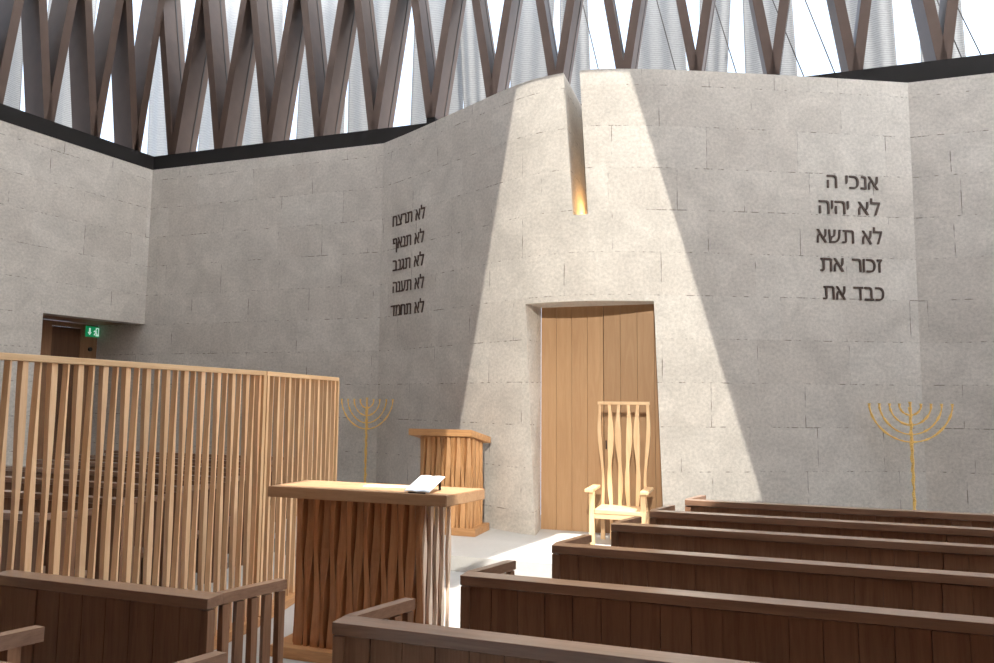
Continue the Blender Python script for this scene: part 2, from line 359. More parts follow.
# left wall, with the opening next to the corner
la, lb = (-9.57, 9.72), (-9.57 - .1417 * 16.4, 9.72 - 16.4)
wl = math.hypot(la[0] - lb[0], la[1] - lb[1])
OP = 1.71
wallseg('wall_left', lb, la, 0, WT, .28, .3, holes=((wl - OP, wl, 2.925),))
# passage behind the opening
wallseg('wall_passage', (-11.3, 7.6), (-10.1, 7.9), 0, 3.4, .15)
wallseg('wall_right', (XR, 10.1), (XR, YR), 0, WT, .4)
pa = (lb[0], lb[1]); tt = (9.72 - 2.4) / 16.4; pb = (la[0] + (lb[0] - la[0]) * tt, la[1] + (lb[1] - la[1]) * tt)
wallseg('wall_left_light_block', (pa[0] - .45, pa[1]), (pb[0] - .45, pb[1]), WT + .25, 9.59, .2)  # unseen upper wall, added to block daylight from the left rear
wallseg('wall_right_light_block', (XR, 1.2), (XR, YR), WT + .01, 9.59, .4)  # added likewise, shuts out daylight over the right rear wall
wallseg('wall_rear', (XR, YR), (-11.9, YR), 0, 9.6, .4)
bpy.data.objects['wall_rear'].data.materials[0] = walZ  # unseen rear wall darkened to cut the light it throws back
struct(obj('ceiling_passage', BX(-11.4, -9.86, 7.7, 9.715, 2.93, 3.2), frmwood))
# dark beam on the wall tops
bm = bmesh.new()
bx(bm, -9.8, 7.9, 9.722, 10.25, WT, 5.84)
[bx(bm, q - .07, q + .07, 9.87, 10.3, 5.841, 6.14 if -3.9 < q < 0 else 5.98) for q in [-8.335 + .979 * k for k in range(16)] if -4.9 < q < .9]
struct(obj('trim_2', bm, bronze))
bm = bmesh.new(); d = Vector((lb[0] - la[0], lb[1] - la[1], 0)).normalized(); nn = Vector((d.y, -d.x, 0))
a = Vector((la[0], la[1], 5.72)) + nn * .24 + d * (-.3); b = Vector((lb[0], lb[1], 5.72)) + nn * .24
beam_bm(bm, a, b, .5, .238)
struct(obj('trim_3', bm, bronze))
struct(obj('trim_4', BX(XR - .02, XR + .5, 1.21, 9.70, WT + .001, 5.84), bronze))

# ------------------------------------------------------------------ unseen roof, its opening shaped to drop the sun patch on the floor
RZ = 9.6; YSPLIT = 1.3
def to_roof(x, y, z, zr=RZ):
    t = (zr - z) / -SUN_DIR.z; return (x - SUN_DIR.x * t, y - SUN_DIR.y * t)
patch = [(-3.35, 4.72, 0), (-3.2, 5.7, 0), (-2.5, 6.3, 0), (-2.40, 6.88, .15), (-2.10, 8.2, .15), (-2.05, 8.5, .15), (-1.5, 8.5, .15), (-1.2, 8.2, .15), (-.38, 7.0, .15), (-.5, 6.35, 0), (-.88, 6.05, 0), (-1.50, 4.72, 0)]
hole = [to_roof(*p) for p in patch]
bm = bmesh.new()
outer = [(-10.6, YSPLIT), (XR + .8, YSPLIT), (XR + .8, 10.45), (-10.6, 10.45)]
from mathutils.geometry import tessellate_polygon
def holed(bm, outer, hole, z):
    ov = [bm.verts.new((x, y, z)) for x, y in outer]; hv = [bm.verts.new((x, y, z)) for x, y in hole]
    allv = ov + hv
    tris = tessellate_polygon([[Vector((x, y, 0)) for x, y in outer], [Vector((x, y, 0)) for x, y in hole]])
    for t in tris:
        try: bm.faces.new([allv[i] for i in t])
        except ValueError: pass
    return ov, hv
o1, h1 = holed(bm, outer, hole, RZ); o2, h2 = holed(bm, outer, hole, RZ + .02)
for A, B in ((o1, o2), (h1, h2)):
    for i in range(len(A)): bm.faces.new((A[i], A[(i + 1) % len(A)], B[(i + 1) % len(A)], B[i]))
struct(obj('ceiling_front', bm, fill_ceilm))
struct(obj('ceiling_rear', BX(-12.3, XR + .8, YR - .6, YSPLIT - .005, RZ, RZ + .25), roofm))

# ================================================================== ark doors
dt = thing('ark_door', 'tall pair of honey oak doors in the stone recess of the bowed wall', 'door', (-1.57, DY, .15))
def leaf(x0, x1, boards):
    bm = bmesh.new(); w = (x1 - x0) / boards
    for i in range(boards): bx(bm, x0 + i * w + .0015, x0 + (i + 1) * w - .0015, .004, .05, .0, 2.735, bev=.0025)
    return bm
LV = [obj('door_leaf', leaf(-.775, -.003, 4), doorZ, dt), obj('door_leaf', leaf(.003, .80, 4), doorZ, dt)]
bm = bmesh.new(); bx(bm, -.78, .81, .051, .10, 0, 2.735)
for k in range(8): bx(bm, -.76 + k * .2, -.66 + k * .2, .004, .05, 2.737, 2.742)
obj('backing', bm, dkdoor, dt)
for s, lf_ in ((-.035, LV[0]), (.02, LV[1])):
    bm = bmesh.new(); bx(bm, s, s + .014, -.012, .004, .98, 1.08, bev=.003); obj('handle', bm, bronze, lf_)

# warm lamp in the slit
sm = thing('slit_lamp', 'small warm glowing lamp at the foot of the narrow slot in the wall', 'lamp', (-1.742, 8.62, 3.858))
bm = bmesh.new(); bx(bm, -.05, .05, -.34, .1, 0, .02, bev=.004); obj('lamp_body', bm, bronze, sm)
bm = bmesh.new(); bx(bm, -.04, .04, -.32, .08, .021, .03, bev=.003); obj('lens', bm, lampm, sm)

# ================================================================== spotlight housing with framing shutters
def aperture():
    """shutter opening: the four corners of the lit field on the wall, seen from the lamp"""
    q = SPOT_AX.to_track_quat('-Z', 'Y'); inv = q.inverted()
    tgt = [(-2.58, 8.33, 5.58), (-3.46, 8.82, 1.435), (.20, 8.89, .59), (-1.18, 8.32, 5.58)]
    D = .5; pts = []
    for t in tgt:
        v = inv @ (Vector(t) - SPOT); pts.append(Vector((v.x / -v.z * D, v.y / -v.z * D)))
    # carry the two side edges on downwards so the field ends on the platform
    TL, BL, BR, TR = pts
    BL2 = TL + (BL - TL) * 1.6; BR2 = TR + (BR - TR) * 1.0
    return q, D, [TL, BL2, BR2, TR]
q, D, ap = aperture()
st = thing('profile_spotlight', 'black theatre spotlight hanging under the rear of the roof', 'spotlight', SPOT)
st.rotation_euler = q.to_euler()
bm = bmesh.new(); S = .5
o1, h1 = holed(bm, [(-S, -S), (S, -S), (S, S), (-S, S)], [tuple(p) for p in ap], -D); o2, h2 = holed(bm, [(-S, -S), (S, -S), (S, S), (-S, S)], [tuple(p) for p in ap], -D - .004)
for A, B in ((o1, o2), (h1, h2)):
    for i in range(4): bm.faces.new((A[i], A[(i + 1) % 4], B[(i + 1) % 4], B[i]))
obj('shutter', bm, blackm, st)
bm = bmesh.new()
for a_, b_ in (((-S, -S), (S, -S)), ((S, -S), (S, S)), ((S, S), (-S, S)), ((-S, S), (-S, -S))):
    vs_ = [bm.verts.new((a_[0], a_[1], -D)), bm.verts.new((b_[0], b_[1], -D)), bm.verts.new((b_[0] * .35, b_[1] * .35, .25)), bm.verts.new((a_[0] * .35, a_[1] * .35, .25))]
    bm.faces.new(vs_)
bm.faces.new([bm.verts.new((x * S * .35, y * S * .35, .25)) for x, y in ((-1, -1), (1, -1), (1, 1), (-1, 1))])
bmesh.ops.remove_doubles(bm, verts=bm.verts, dist=1e-4)
obj('housing', bm, blackm, st)
bm = bmesh.new(); tube(bm, [(0, 0, 0), (0, 0, RZ - SPOT.z - .25)], .025)
hang = obj('hanger', bm, blackm, st); hang.matrix_parent_inverse = Matrix.Identity(4)
hang.rotation_euler = (q.inverted()).to_euler(); hang.location = q.inverted() @ Vector((0, 0, .26))

# ================================================================== V columns of the clerestory
ORD = ['first', 'second', 'third', 'fourth', 'fifth', 'sixth', 'seventh', 'eighth', 'ninth', 'tenth', 'eleventh', 'twelfth', 'thirteenth', 'fourteenth', 'fifteenth', 'sixteenth', 'seventeenth', 'eighteenth']
VH = 3.3
def fin_arm(dx, h, depth=.46, w=.125):
    """leaning deep fin from the foot to (dx, h): local x along the wall, local y outwards"""
    bm = bmesh.new(); a = []
    sgn = 1 if dx > 0 else -1
    for z, xc in ((0, 0.0 + sgn * .012), (h, dx)):
        a.append([bm.verts.new((xc + sx * w / 2, y, z)) for sx, y in ((-1, 0), (1, 0), (1, depth), (-1, depth))])
    for i in range(4): bm.faces.new((a[0][i], a[0][(i + 1) % 4], a[1][(i + 1) % 4], a[1][i]))
    bm.faces.new(a[0][::-1]); bm.faces.new(a[1])
    return bm
RIV = plain('rivet_dark', (.05, .04, .035), .5, 0, .1)
def v_column(step, label=''):
    t = thing('v_column', label, 'column', group='V columns of the clerestory')
    for s in (-1, 1):
        ar = obj('arm', fin_arm(s * step / 2, VH), fin, t)
        bm = bmesh.new()       # dark bolted flange along the outer edge of the fin
        n = 3
        for k in range(n):
            pass
        sx = s * .012
        vs0 = [(sx + .0575 * 1.0, .31), (sx + .0575 + .012, .31), (sx + .0575 + .012, .335), (sx + .0575, .335)]
        lo = [bm.verts.new((x, y, 0)) for x, y in vs0]; hi = [bm.verts.new((x - sx + s * step / 2, y, VH)) for x, y in vs0]
        for i in range(4): bm.faces.new((lo[i], lo[(i + 1) % 4], hi[(i + 1) % 4], hi[i]))
        bm.faces.new(lo[::-1]); bm.faces.new(hi)
        obj('flange', bm, RIV, ar)
    return t
proto = v_column(.981, 'x'); reg(proto)
xs = [-8.335 + .979 * k for k in range(-1, 16)]
for i, x in enumerate(xs):
    o = proto if i == 0 else copy_tree(proto)
    lift = .30 if -3.9 < x < 0 else (.14 if -4.9 < x < .9 else 0)
    o.location = (x, 9.86, 5.841 + lift)
    if lift: o.scale = (1, 1, (VH - lift) / VH)
    o['label'] = 'bronze V-shaped column above the back wall, %s from the left room corner' % ORD[i]
pl2 = v_column(.75, 'x'); reg(pl2)
ang = math.atan2(d.y, d.x) + math.pi  # along the left wall, local x towards the corner, local y outwards
for i in range(16):
    o = pl2 if i == 0 else copy_tree(pl2)
    s = .24 + .75 * i
    p = Vector((la[0], la[1], 5.839)) + d * s + nn * .12
    o.location = p; o.rotation_euler = (0, 0, ang)
    o['label'] = 'bronze V-shaped column above the left wall, %s from the room corner' % ORD[i]
# ring beam where the columns meet
bm = bmesh.new(); bx(bm, -10.2, 7.9, 9.82, 10.32, 5.842 + VH, 5.842 + VH + .3); struct(obj('trim_5', bm, bronze))
bm = bmesh.new(); beam_bm(bm, a.lerp(a, 0) + Vector((0, 0, VH + .27)), b + Vector((0, 0, VH + .27)), .5, .3); struct(obj('trim_6', bm, bronze))

# pale metal mesh screens outside the columns ------------------------------
def drape(wb, wt, lean, h=6.2, folds=5):
    bm = bmesh.new(); n = 24; m = 6; g = []
    for j in range(m + 1):
        f = j / m; w = wb + (wt - wb) * f; row = []
        for i in range(n + 1):
            u = i / n; row.append(bm.verts.new(((u - .5) * w + lean * f, .02 * math.sin(u * folds * 3.1), h * f)))
        g.append(row)
    for j in range(m):
        for i in range(n): bm.faces.new((g[j][i], g[j][i + 1], g[j + 1][i + 1], g[j + 1][i]))
    ex = bmesh.ops.extrude_face_region(bm, geom=list(bm.faces))
    for v in ex['geom']:
        if isinstance(v, bmesh.types.BMVert): v.co.y += .02
    return bm
rr = random.Random(3)
spec = [(-2.58, .62, .45, -.12), (-1.08, .95, .7, -.2), (-.45, .3, .6, .25), (.62, .85, .7, -.15), (2.1, .6, .7, -.2), (3.05, .62, .55, -.15), (5.0, .7, .6, .2),
        (-3.6, .55, .9, .2), (-4.35, .35, .6, -.3), (-5.35, 1.1, 1.0, .08), (-6.6, 1.0, .9, -.1), (-7.85, 1.15, 1.0, .08), (-9.1, .9, 1.0, -.1), (-10.3, 1.1, .9, .1), (-11.5, .9, .9, -.1)]
for i, (x, wb, wt, ln) in enumerate(sorted(spec)):
    o = obj('mesh_screen', drape(wb, wt, ln), meshm, smooth=True); o.location = (x, 12.0 + .12 * (i % 2), 4.2)
    tag(o, 'pale metal mesh screen outside the back clerestory, %s from the left' % ORD[i], 'mesh screen', 'mesh screens behind the columns')
for i, s in enumerate((.35, 1.45, 2.6, 3.8, 5.0)):
    o = obj('mesh_screen', drape(.85, .9, .12 * (-1) ** i), meshm, smooth=True)
    p = Vector((la[0], la[1], 4.2)) + d * s + nn * (2.1); o.location = p; o.rotation_euler = (0, 0, ang)
    tag(o, 'pale metal mesh screen outside the left clerestory, %s from the room corner' % ORD[i], 'mesh screen', 'mesh screens behind the columns')
# thin dark stay cables
for i, (x0, x1) in enumerate(((-2.2, -2.75), (-1.0, -1.6), (-.1, -.8), (.9, -.1), (1.3, .35), (2.9, 2.0), (3.2, 2.1))):
    bm = bmesh.new(); tube(bm, [(x0 + .55, 11.3, 5.0), (x1 + .1, 11.3, 9.55)], .008, 6)
    tag(obj('stay_cable', bm, RIV), 'thin dark slanting cable outside the clerestory, %s from the left' % ORD[i], 'cable', 'stay cables behind the columns')

# ================================================================== Hebrew inscriptions on the bowed wall
ALEF = dict(alef='\u05d0', bet='\u05d1', gimel='\u05d2', dalet='\u05d3', he='\u05d4', vav='\u05d5', zayin='\u05d6', het='\u05d7', yod='\u05d9', kaf='\u05db', lamed='\u05dc', mem='\u05de', nun='\u05e0', ayin='\u05e2', fpe='\u05e3', tsadi='\u05e6', resh='\u05e8', shin='\u05e9', tav='\u05ea')
GL = {}
DRAWN = {'\u05d3': [[(.01, .505), (.50, .505), (.50, .59), (.01, .59)], [(.32, 0), (.41, 0), (.41, .504), (.32, .504)]],
         '\u05ea': [[(.04, .505), (.60, .505), (.56, .56), (.50, .59), (.04, .59)], [(.51, 0), (.60, 0), (.60, .504), (.51, .504)], [(.14, .09), (.23, .10), (.23, .504), (.14, .504)], [(0, 0), (.13, 0), (.20, .03), (.23, .099), (.14, .089), (.11, .08), (0, .08)]],
         '\u05e3': [[(.01, .505), (.50, .505), (.45, .565), (.38, .59), (.01, .59)], [(.41, -.22), (.50, -.22), (.50, .504), (.41, .504)], [(.03, .27), (.12, .27), (.12, .504), (.03, .504)], [(.121, .27), (.27, .27), (.27, .35), (.121, .35)]]}
def glyph(ch):
    if ch in GL: return GL[ch]
    if ch in DRAWN:
        me = bpy.data.meshes.new('g'); bm = bmesh.new()
        for p in DRAWN[ch]: bm.faces.new([bm.verts.new((x, y, 0)) for x, y in p])
        bm.to_mesh(me); bm.free(); GL[ch] = me; return me
    cu = bpy.data.curves.new('g', 'FONT'); cu.body = ch; cu.extrude = 0.0; cu.resolution_u = 6
    o = bpy.data.objects.new('g', cu); C.objects.link(o); bpy.context.view_layer.update()
    dg = bpy.context.evaluated_depsgraph_get(); me = bpy.data.meshes.new_from_object(o.evaluated_get(dg))
    bpy.data.objects.remove(o); bpy.data.curves.remove(cu)
    GL[ch] = me; return me
H_EM = .60       # cap height of the Hebrew letters in font units
def inscription(words, x_l, x_r, zb, h, label):
    """words in reading order; x_l, x_r: left and right ends on the wall"""
    letters = []           # visual order from the left
    for wi, w in enumerate(words[::-1]):
        if wi: letters.append(' ')
        letters += list(w)[::-1]
    sL, sR = arc(x_l), arc(x_r); k = h / H_EM
    ws = []
    for c in letters:
        if c == ' ': ws.append(.26); continue
        me = glyph(c); xs_ = [v.co.x for v in me.vertices]; ws.append(max(xs_) - min(xs_))
    gap = .085; tot = sum(ws) + gap * (len(ws) - 1); kx = (sR - sL) / tot
    mid = x_of_arc((sL + sR) / 2)
    t = thing('inscription', label, 'wall lettering', (mid, bowy(mid), zb), group=None)
    s = sL
    for c, w in zip(letters, ws):
        if c != ' ':
            me = glyph(c); x0 = min(v.co.x for v in me.vertices)
            bm = bmesh.new(); bm.from_mesh(me)
            ex = bmesh.ops.extrude_face_region(bm, geom=list(bm.faces)); top = {v for v in ex['geom'] if isinstance(v, bmesh.types.BMVert)}
            for v in bm.verts:
                a_ = s + (v.co.x - x0) * kx; X = x_of_arc(a_); X += (a_ - arc(X)) * .9
                tx, ty = .01, bowy(X + .005) - bowy(X - .005); l_ = math.hypot(tx, ty); n_ = (ty / l_, -tx / l_)
                off = .012 if v in top else -.004
                v.co = Vector((X + n_[0] * off - mid, bowy(X) + n_[1] * off - bowy(mid), v.co.y * k))
            obj('letter', bm, letterm, t)
        s += (w + gap) * kx
A = ALEF
w_ = lambda *n: ''.join(A[q] for q in n)
lo = w_('lamed', 'alef')
RT = [((w_('alef', 'nun', 'kaf', 'yod'), w_('he')), 1.007, 1.596, 4.238), ((lo, w_('yod', 'he', 'yod', 'he')), .906, 1.606, 3.925), ((lo, w_('tav', 'shin', 'alef')), .872, 1.616, 3.575), ((w_('zayin', 'kaf', 'vav', 'resh'), w_('alef', 'tav')), .896, 1.602, 3.235), ((w_('kaf', 'bet', 'dalet'), w_('alef', 'tav')), .919, 1.611, 2.90)]
LT = [((lo, w_('tav', 'resh', 'tsadi', 'het')), -4.874, -4.192, 4.245), ((lo, w_('tav', 'nun', 'alef', 'fpe')), -4.862, -4.204, 3.905), ((lo, w_('tav', 'gimel', 'nun', 'bet')), -4.851, -4.196, 3.573), ((lo, w_('tav', 'ayin', 'nun', 'he')), -4.841, -4.187, 3.25), ((lo, w_('tav', 'het', 'mem', 'dalet')), -4.874, -4.178, 2.905)]
for side, tab in (('right', RT), ('left', LT)):
    for i, (w, xl, xr, zb) in enumerate(tab):
        inscription(w, xl, xr, zb, .162, 'dark Hebrew lettering on the %s flank of the bowed wall, %s' % (side, ['topmost line', 'second line from the top', 'middle line', 'fourth line from the top', 'bottom line'][i]))

# ================================================================== passage door and exit sign in the left opening
pd = thing('passage_door', 'dark brown wooden door in a brown frame behind the left wall opening', 'door', (-10.56, 9.70, 0), math.pi / 2)
# local x runs along world +Y from the corner back (negative), local y = -world X
def yb(y0, y1, z0, z1, o0, o1, name, mat, par, bev=.004):
    bm = bmesh.new(); bx(bm, y0, y1, o0, o1, z0, z1, bev=bev); return obj(name, bm, mat, par)
yb(-.34, 0, 0, 2.92, 0, .06, 'frame_post', frmwood, pd); yb(-1.75, -.875, 0, 2.92, 0, .06, 'frame_post', frmwood, pd)
yb(-.875, -.34, 2.84, 2.92, 0, .06, 'frame_head', frmwood, pd)
dl = yb(-.87, -.345, 0, 2.835, .012, .05, 'door_leaf', dkdoor, pd)
yb(-.42, -.38, 1.02, 1.14, -.03, .012, 'handle', blackm, dl)
ex = thing('exit_sign', 'small green exit sign with a white arrow and running figure on the passage frame', 'sign', (-10.558, 9.575, 2.71), math.pi / 2)
bm = bmesh.new(); bx(bm, -.13, .13, -.03, -.001, 0, .18, bev=.004); obj('sign_panel', bm, green, ex)
def flat(polys, name, mat, par, y=-.031):
    bm = bmesh.new()
    for p in polys:
        v0 = [bm.verts.new((x, y, z)) for x, z in p]; v1 = [bm.verts.new((x, y - .003, z)) for x, z in p]; n = len(p)
        for i in range(n): bm.faces.new((v0[i], v0[(i + 1) % n], v1[(i + 1) % n], v1[i]))
        bm.faces.new(v0[::-1]); bm.faces.new(v1)
    return obj(name, bm, mat, par)
flat([[(-.085, .15), (-.055, .15), (-.055, .08), (-.03, .08), (-.07, .03), (-.11, .08), (-.085, .08)]], 'arrow', greenw, ex)
flat([[(.05, .02), (.115, .02), (.115, .16), (.05, .16), (.05, .145), (.10, .145), (.10, .035), (.05, .035)]], 'doorway_pictogram', greenw, ex)
flat([[(.045, .135), (.062, .145), (.072, .13), (.058, .12)], [(.03, .115), (.065, .118), (.07, .075), (.095, .04), (.08, .03), (.055, .062), (.03, .03), (.012, .04), (.04, .075), (.04, .095), (.01, .085), (.01, .10)]], 'running_figure', greenw, ex)
for zz, nm, lb_, r_ in ((2.50, 'smoke_detector', 'small round black detector on the passage frame below the exit sign', .035),):
    bm = bmesh.new(); tube(bm, [(0, 0, 0), (0, -.03, 0)], r_, 14); o = obj(nm, bm, blackm); o.location = (-10.558, 9.55, zz); o.rotation_euler = (0, 0, math.pi / 2); tag(o, lb_, 'detector')

# ================================================================== slatted oak screen
def screen(name, label, a, b, top, n, seed):
    a = Vector(a); b = Vector(b); v = b - a; ln = v.length; rz = math.atan2(v.y, v.x)
    t = thing(name, label, 'screen', (a.x, a.y, 0), rz, None); rg = random.Random(seed)
    obj('top_rail', BX(0, ln - .004, -.035, .035, top - .035, top, bev=.004), paleX, t)
    obj('base_rail', BX(0, ln - .004, -.06, .06, 0, .07, bev=.005), oakX, t)
    st_ = ln / n
    for i in range(n):
        bm = bmesh.new(); ph = (i % 2) * math.pi; r0 = rg.uniform(-.08, .08); am = rg.uniform(.38, .55)
        rings = []; H_ = top - .105; fr = rg.uniform(.9, 1.1)
        for j in range(25):
            f = j / 24; tw = am * .32 * math.sin(2 * math.pi * f * fr + ph) + r0
            w_s = .024 * (1 + .52 * math.cos(2 * math.pi * f * 1.05 * fr + ph * 1.0)); sw = .005 * math.sin(2 * math.pi * f * 1.05 * fr + ph)
            ca, sa = math.cos(tw), math.sin(tw)
            rings.append([bm.verts.new((st_ * (i + .5) + sw + px * ca - py * sa, px * sa + py * ca, .07 + H_ * f)) for px, py in ((-w_s / 2, -.017), (w_s / 2, -.017), (w_s / 2, .017), (-w_s / 2, .017))])
        for ra, rb in zip(rings, rings[1:]):
            for q_ in range(4): bm.faces.new((ra[q_], ra[(q_ + 1) % 4], rb[(q_ + 1) % 4], rb[q_]))
        bm.faces.new(rings[0][::-1]); bm.faces.new(rings[-1])
        obj('slat', bm, scrZ, t)
    for x in (.02, ln - .024):
        obj('end_post', BX(x - .018, x + .018, -.04, .04, .07, top - .035, bev=.003), paleZ, t)
    return t
# direction runs from far to near so that the room side is the same for both leaves
screen('slatted_screen', 'long pale oak slatted screen on the left, the leaf nearer the camera', (-3.505, 4.755, 0), (-3.36, 2.3, 0), 1.905, 29, 1)
screen('slatted_screen', 'shorter far leaf of the pale oak slatted screen, behind the reading desk', (-3.80, 6.32, 0), (-3.51, 4.765, 0), 1.905, 15, 2)

# ================================================================== reading desk with twisted fins
dk = thing('reading_desk', 'wide oak reading desk with a thick top and wavy slatted body in the aisle', 'desk', (-2.4, 4.28, 0))
bm = bmesh.new(); prism(bm, [(-.68, 0), (.635, 0), (.735, .44), (-.66, .44)], 1.03, 1.10); bmesh.ops.bevel(bm, geom=list(bm.edges), offset=.004, segments=2, affect='EDGES'); obj('desk_top', bm, dskX, dk)
obj('plinth', BX(-.60, .52, -.03, .40, 0, .075, bev=.006), oakX, dk)
obj('shade_core', BX(-.38, .38, .12, .29, .075, 1.03), dkdoor, dk)  # dark colour stands in for shade in the gaps between slats
rg = random.Random(5)
def wavy(par, x, y, z0, z1, w, t, rot, ph, mat, amp=.34, freq=1.0, k=.3):
    bm = bmesh.new(); am = amp * rg.uniform(.8, 1.15)
    twist_slat(bm, 0, 0, 0, z1 - z0, w, t, lambda f: am * math.sin(2 * math.pi * f * freq + ph), 18, lambda f: 1 + k * math.cos(2 * math.pi * f * freq + ph))
    o = obj('slat', bm, mat, par); o.location = (x, y, z0); o.rotation_euler = (0, 0, rot); return o
for i in range(15): wavy(dk, -.425 + .062 * i + .0, .052, .075, 1.03, .046, .05, 0, i * math.pi, dskZ, .5, .9, .3)
for i in range(5): wavy(dk, .462 + .012 * i, .062 + .072 * i, .075, 1.03, .032, .022, math.pi / 2, i * math.pi, litSideZ, .22, 1.4, .5)
for i in range(5): wavy(dk, -.462, .088 + .062 * i, .075, 1.03, .034, .05, math.pi / 2, i * math.pi, dskZ, .45, .9, .3)
for i in range(15): wavy(dk, -.425 + .062 * i, .345, .075, 1.03, .046, .04, 0, i * math.pi, dskZ, .5, .9, .3)
# book rest with open sheets
bk = thing('open_booklet', 'open white booklet tilted on a small rest on the desk top', 'booklet', (-2.075, 4.32, 1.101), R(-4)); bk.scale = (.90, .90, .90)
def sheet(x0, x1, y0, y1, z0, z1, th, bend):
    bm = bmesh.new(); n = 8; up = []; dn = []
    for i in range(n + 1):
        f = i / n; x = x0 + (x1 - x0) * f; c = bend * math.sin(math.pi * f)
        up.append([bm.verts.new((x, y0, z0 + c + th)), bm.verts.new((x, y1, z1 + c + th))]); dn.append([bm.verts.new((x, y0, z0 + c)), bm.verts.new((x, y1, z1 + c))])
    for i in range(n):
        bm.faces.new((up[i][0], up[i + 1][0], up[i + 1][1], up[i][1])); bm.faces.new((dn[i][0], dn[i][1], dn[i + 1][1], dn[i + 1][0]))
        bm.faces.new((dn[i][0], dn[i + 1][0], up[i + 1][0], up[i][0])); bm.faces.new((dn[i][1], up[i][1], up[i + 1][1], dn[i + 1][1]))
    bm.faces.new((dn[0][0], up[0][0], up[0][1], dn[0][1])); bm.faces.new((dn[n][0], dn[n][1], up[n][1], up[n][0]))
    return bm
obj('page', sheet(0, .099, 0, .25, .008, .092, .005, .004), white, bk); obj('page', sheet(.101, .20, 0, .25, .008, .092, .005, .004), white, bk)
br_ = bmesh.new(); bx(br_, .03, .045, .235, .245, 0, .083); bx(br_, .155, .17, .235, .245, 0, .083); bx(br_, .03, .17, .0, .006, 0, .007); obj('rest', br_, bronze, bk)
lf = obj('loose_sheet', sheet(0, .30, 0, .10, 0, 0, .003, .0), white); lf.location = (-2.47, 4.50, 1.101); lf.rotation_euler = (0, 0, R(6)); tag(lf, 'flat white sheet lying on the back edge of the reading desk', 'paper')

# ================================================================== lectern
lc = thing('lectern', 'honey oak lectern with sloping top and wavy slats on the platform', 'lectern', (-3.30, 7.9, .15))
bm = bmesh.new(); vv = [(-.43, -.05, 1.205 + .0), (.36, -.05, 1.205), (.40, .52, 1.10), (-.39, .52, 1.10)]
lo_ = [bm.verts.new((x, y, z - .075)) for x, y, z in vv]; hi_ = [bm.verts.new(p) for p in vv]
for i in range(4): bm.faces.new((lo_[i], lo_[(i + 1) % 4], hi_[(i + 1) % 4], hi_[i]))
bm.faces.new(lo_[::-1]); bm.faces.new(hi_); bmesh.ops.bevel(bm, geom=list(bm.edges), offset=.004, segments=2, affect='EDGES')
obj('sloping_top', bm, oakX, lc)
obj('base', BX(-.34, .40, 0, .50, 0, .085, bev=.006), oakX, lc)
obj('shade_core', BX(-.22, .25, .11, .38, .085, 1.045), dkdoor, lc)  # darkened too, painting the shade behind the lectern slats
for i in range(10): wavy(lc, -.265 + .0625 * i, .04, .085, 1.125 - .012, .046, .05, 0, i * math.pi, oakZ, .45, .9, .3)
for i in range(6): wavy(lc, .325, .085 + .062 * i, .085, 1.115 - .012 * (i + 1.5), .034, .028, math.pi / 2, i * math.pi, oakZ, .45, .9, .3)
for i in range(6): wavy(lc, -.30, .085 + .062 * i, .085, 1.115 - .012 * (i + 1.5), .034, .05, math.pi / 2, i * math.pi, oakZ, .45, .9, .3)

# ================================================================== throne chair
ch = thing('throne_chair', 'tall pale wooden armchair with a wavy slatted back in front of the ark doors', 'chair', (-1.28, 7.92, .15))
CW = .27
for x, y, h, nm in ((-.29, .02, .565, 'leg'), (.26, .02, .565, 'leg')):
    obj('leg', BX(x - .028, x + .028, y - .026, y + .026, 0, h, bev=.005), paleZ, ch)
obj('seat', BX(-.26, .235, -.01, .40, .335, .385, bev=.012), paleX, ch)
obj('seat_rail', BX(-.262, .232, -.005, .03, .285, .334, bev=.004), paleX, ch)
for x in (-.31, .28):
    bm = bmesh.new(); bx(bm, x - .045, x + .045, -.07, .40, .566, .60, bev=.008); obj('armrest', bm, paleY, ch)
for x in (-.265, .255):
    obj('side_rail', BX(x - .014, x + .014, .04, .39, .29, .34, bev=.003), paleY, ch)
obj('top_rail', BX(-.29, .295, .365, .415, 1.505, 1.54, bev=.004), paleX, ch)
for i in range(6):
    x = -.265 + .107 * i
    bm = bmesh.new(); ph = 0 if i in (0, 5) else (math.pi * .0 if i % 2 else math.pi * .25)
    edge = i in (0, 5)
    # wide high up and low down, waisted half way, the whole slat swinging gently sideways
    rings = []; seg = 22; sgn = 1 if i < 3 else -1
    for j in range(seg + 1):
        f = j / seg; z = 0.0 + 1.505 * f; g = max(0, (f - .25) / .75)
        w = (.030 if edge else .034) + (.012 if edge else .034) * max(0, math.sin(math.pi * min(1, max(0, (g - .42) / .5)))) + (0 if edge else .018) * max(0, math.sin(math.pi * min(1, g / .42)))
        sway = (.014 if edge else .012) * math.sin(2 * math.pi * g) * (1 if i % 2 == 0 else -1) + (x * -.10 * (1 - g))
        if f < .24: w = .045 if i in (0, 2, 3, 5) else .03
        rings.append([bm.verts.new((x + sway + px * w / 2, .39 + py * .016, z)) for px, py in ((-1, -1), (1, -1), (1, 1), (-1, 1))])
    for r0, r1 in zip(rings, rings[1:]):
        for q_ in range(4): bm.faces.new((r0[q_], r0[(q_ + 1) % 4], r1[(q_ + 1) % 4], r1[q_]))
    bm.faces.new(rings[0][::-1]); bm.faces.new(rings[-1])
    obj('back_slat', bm, paleZ, ch)

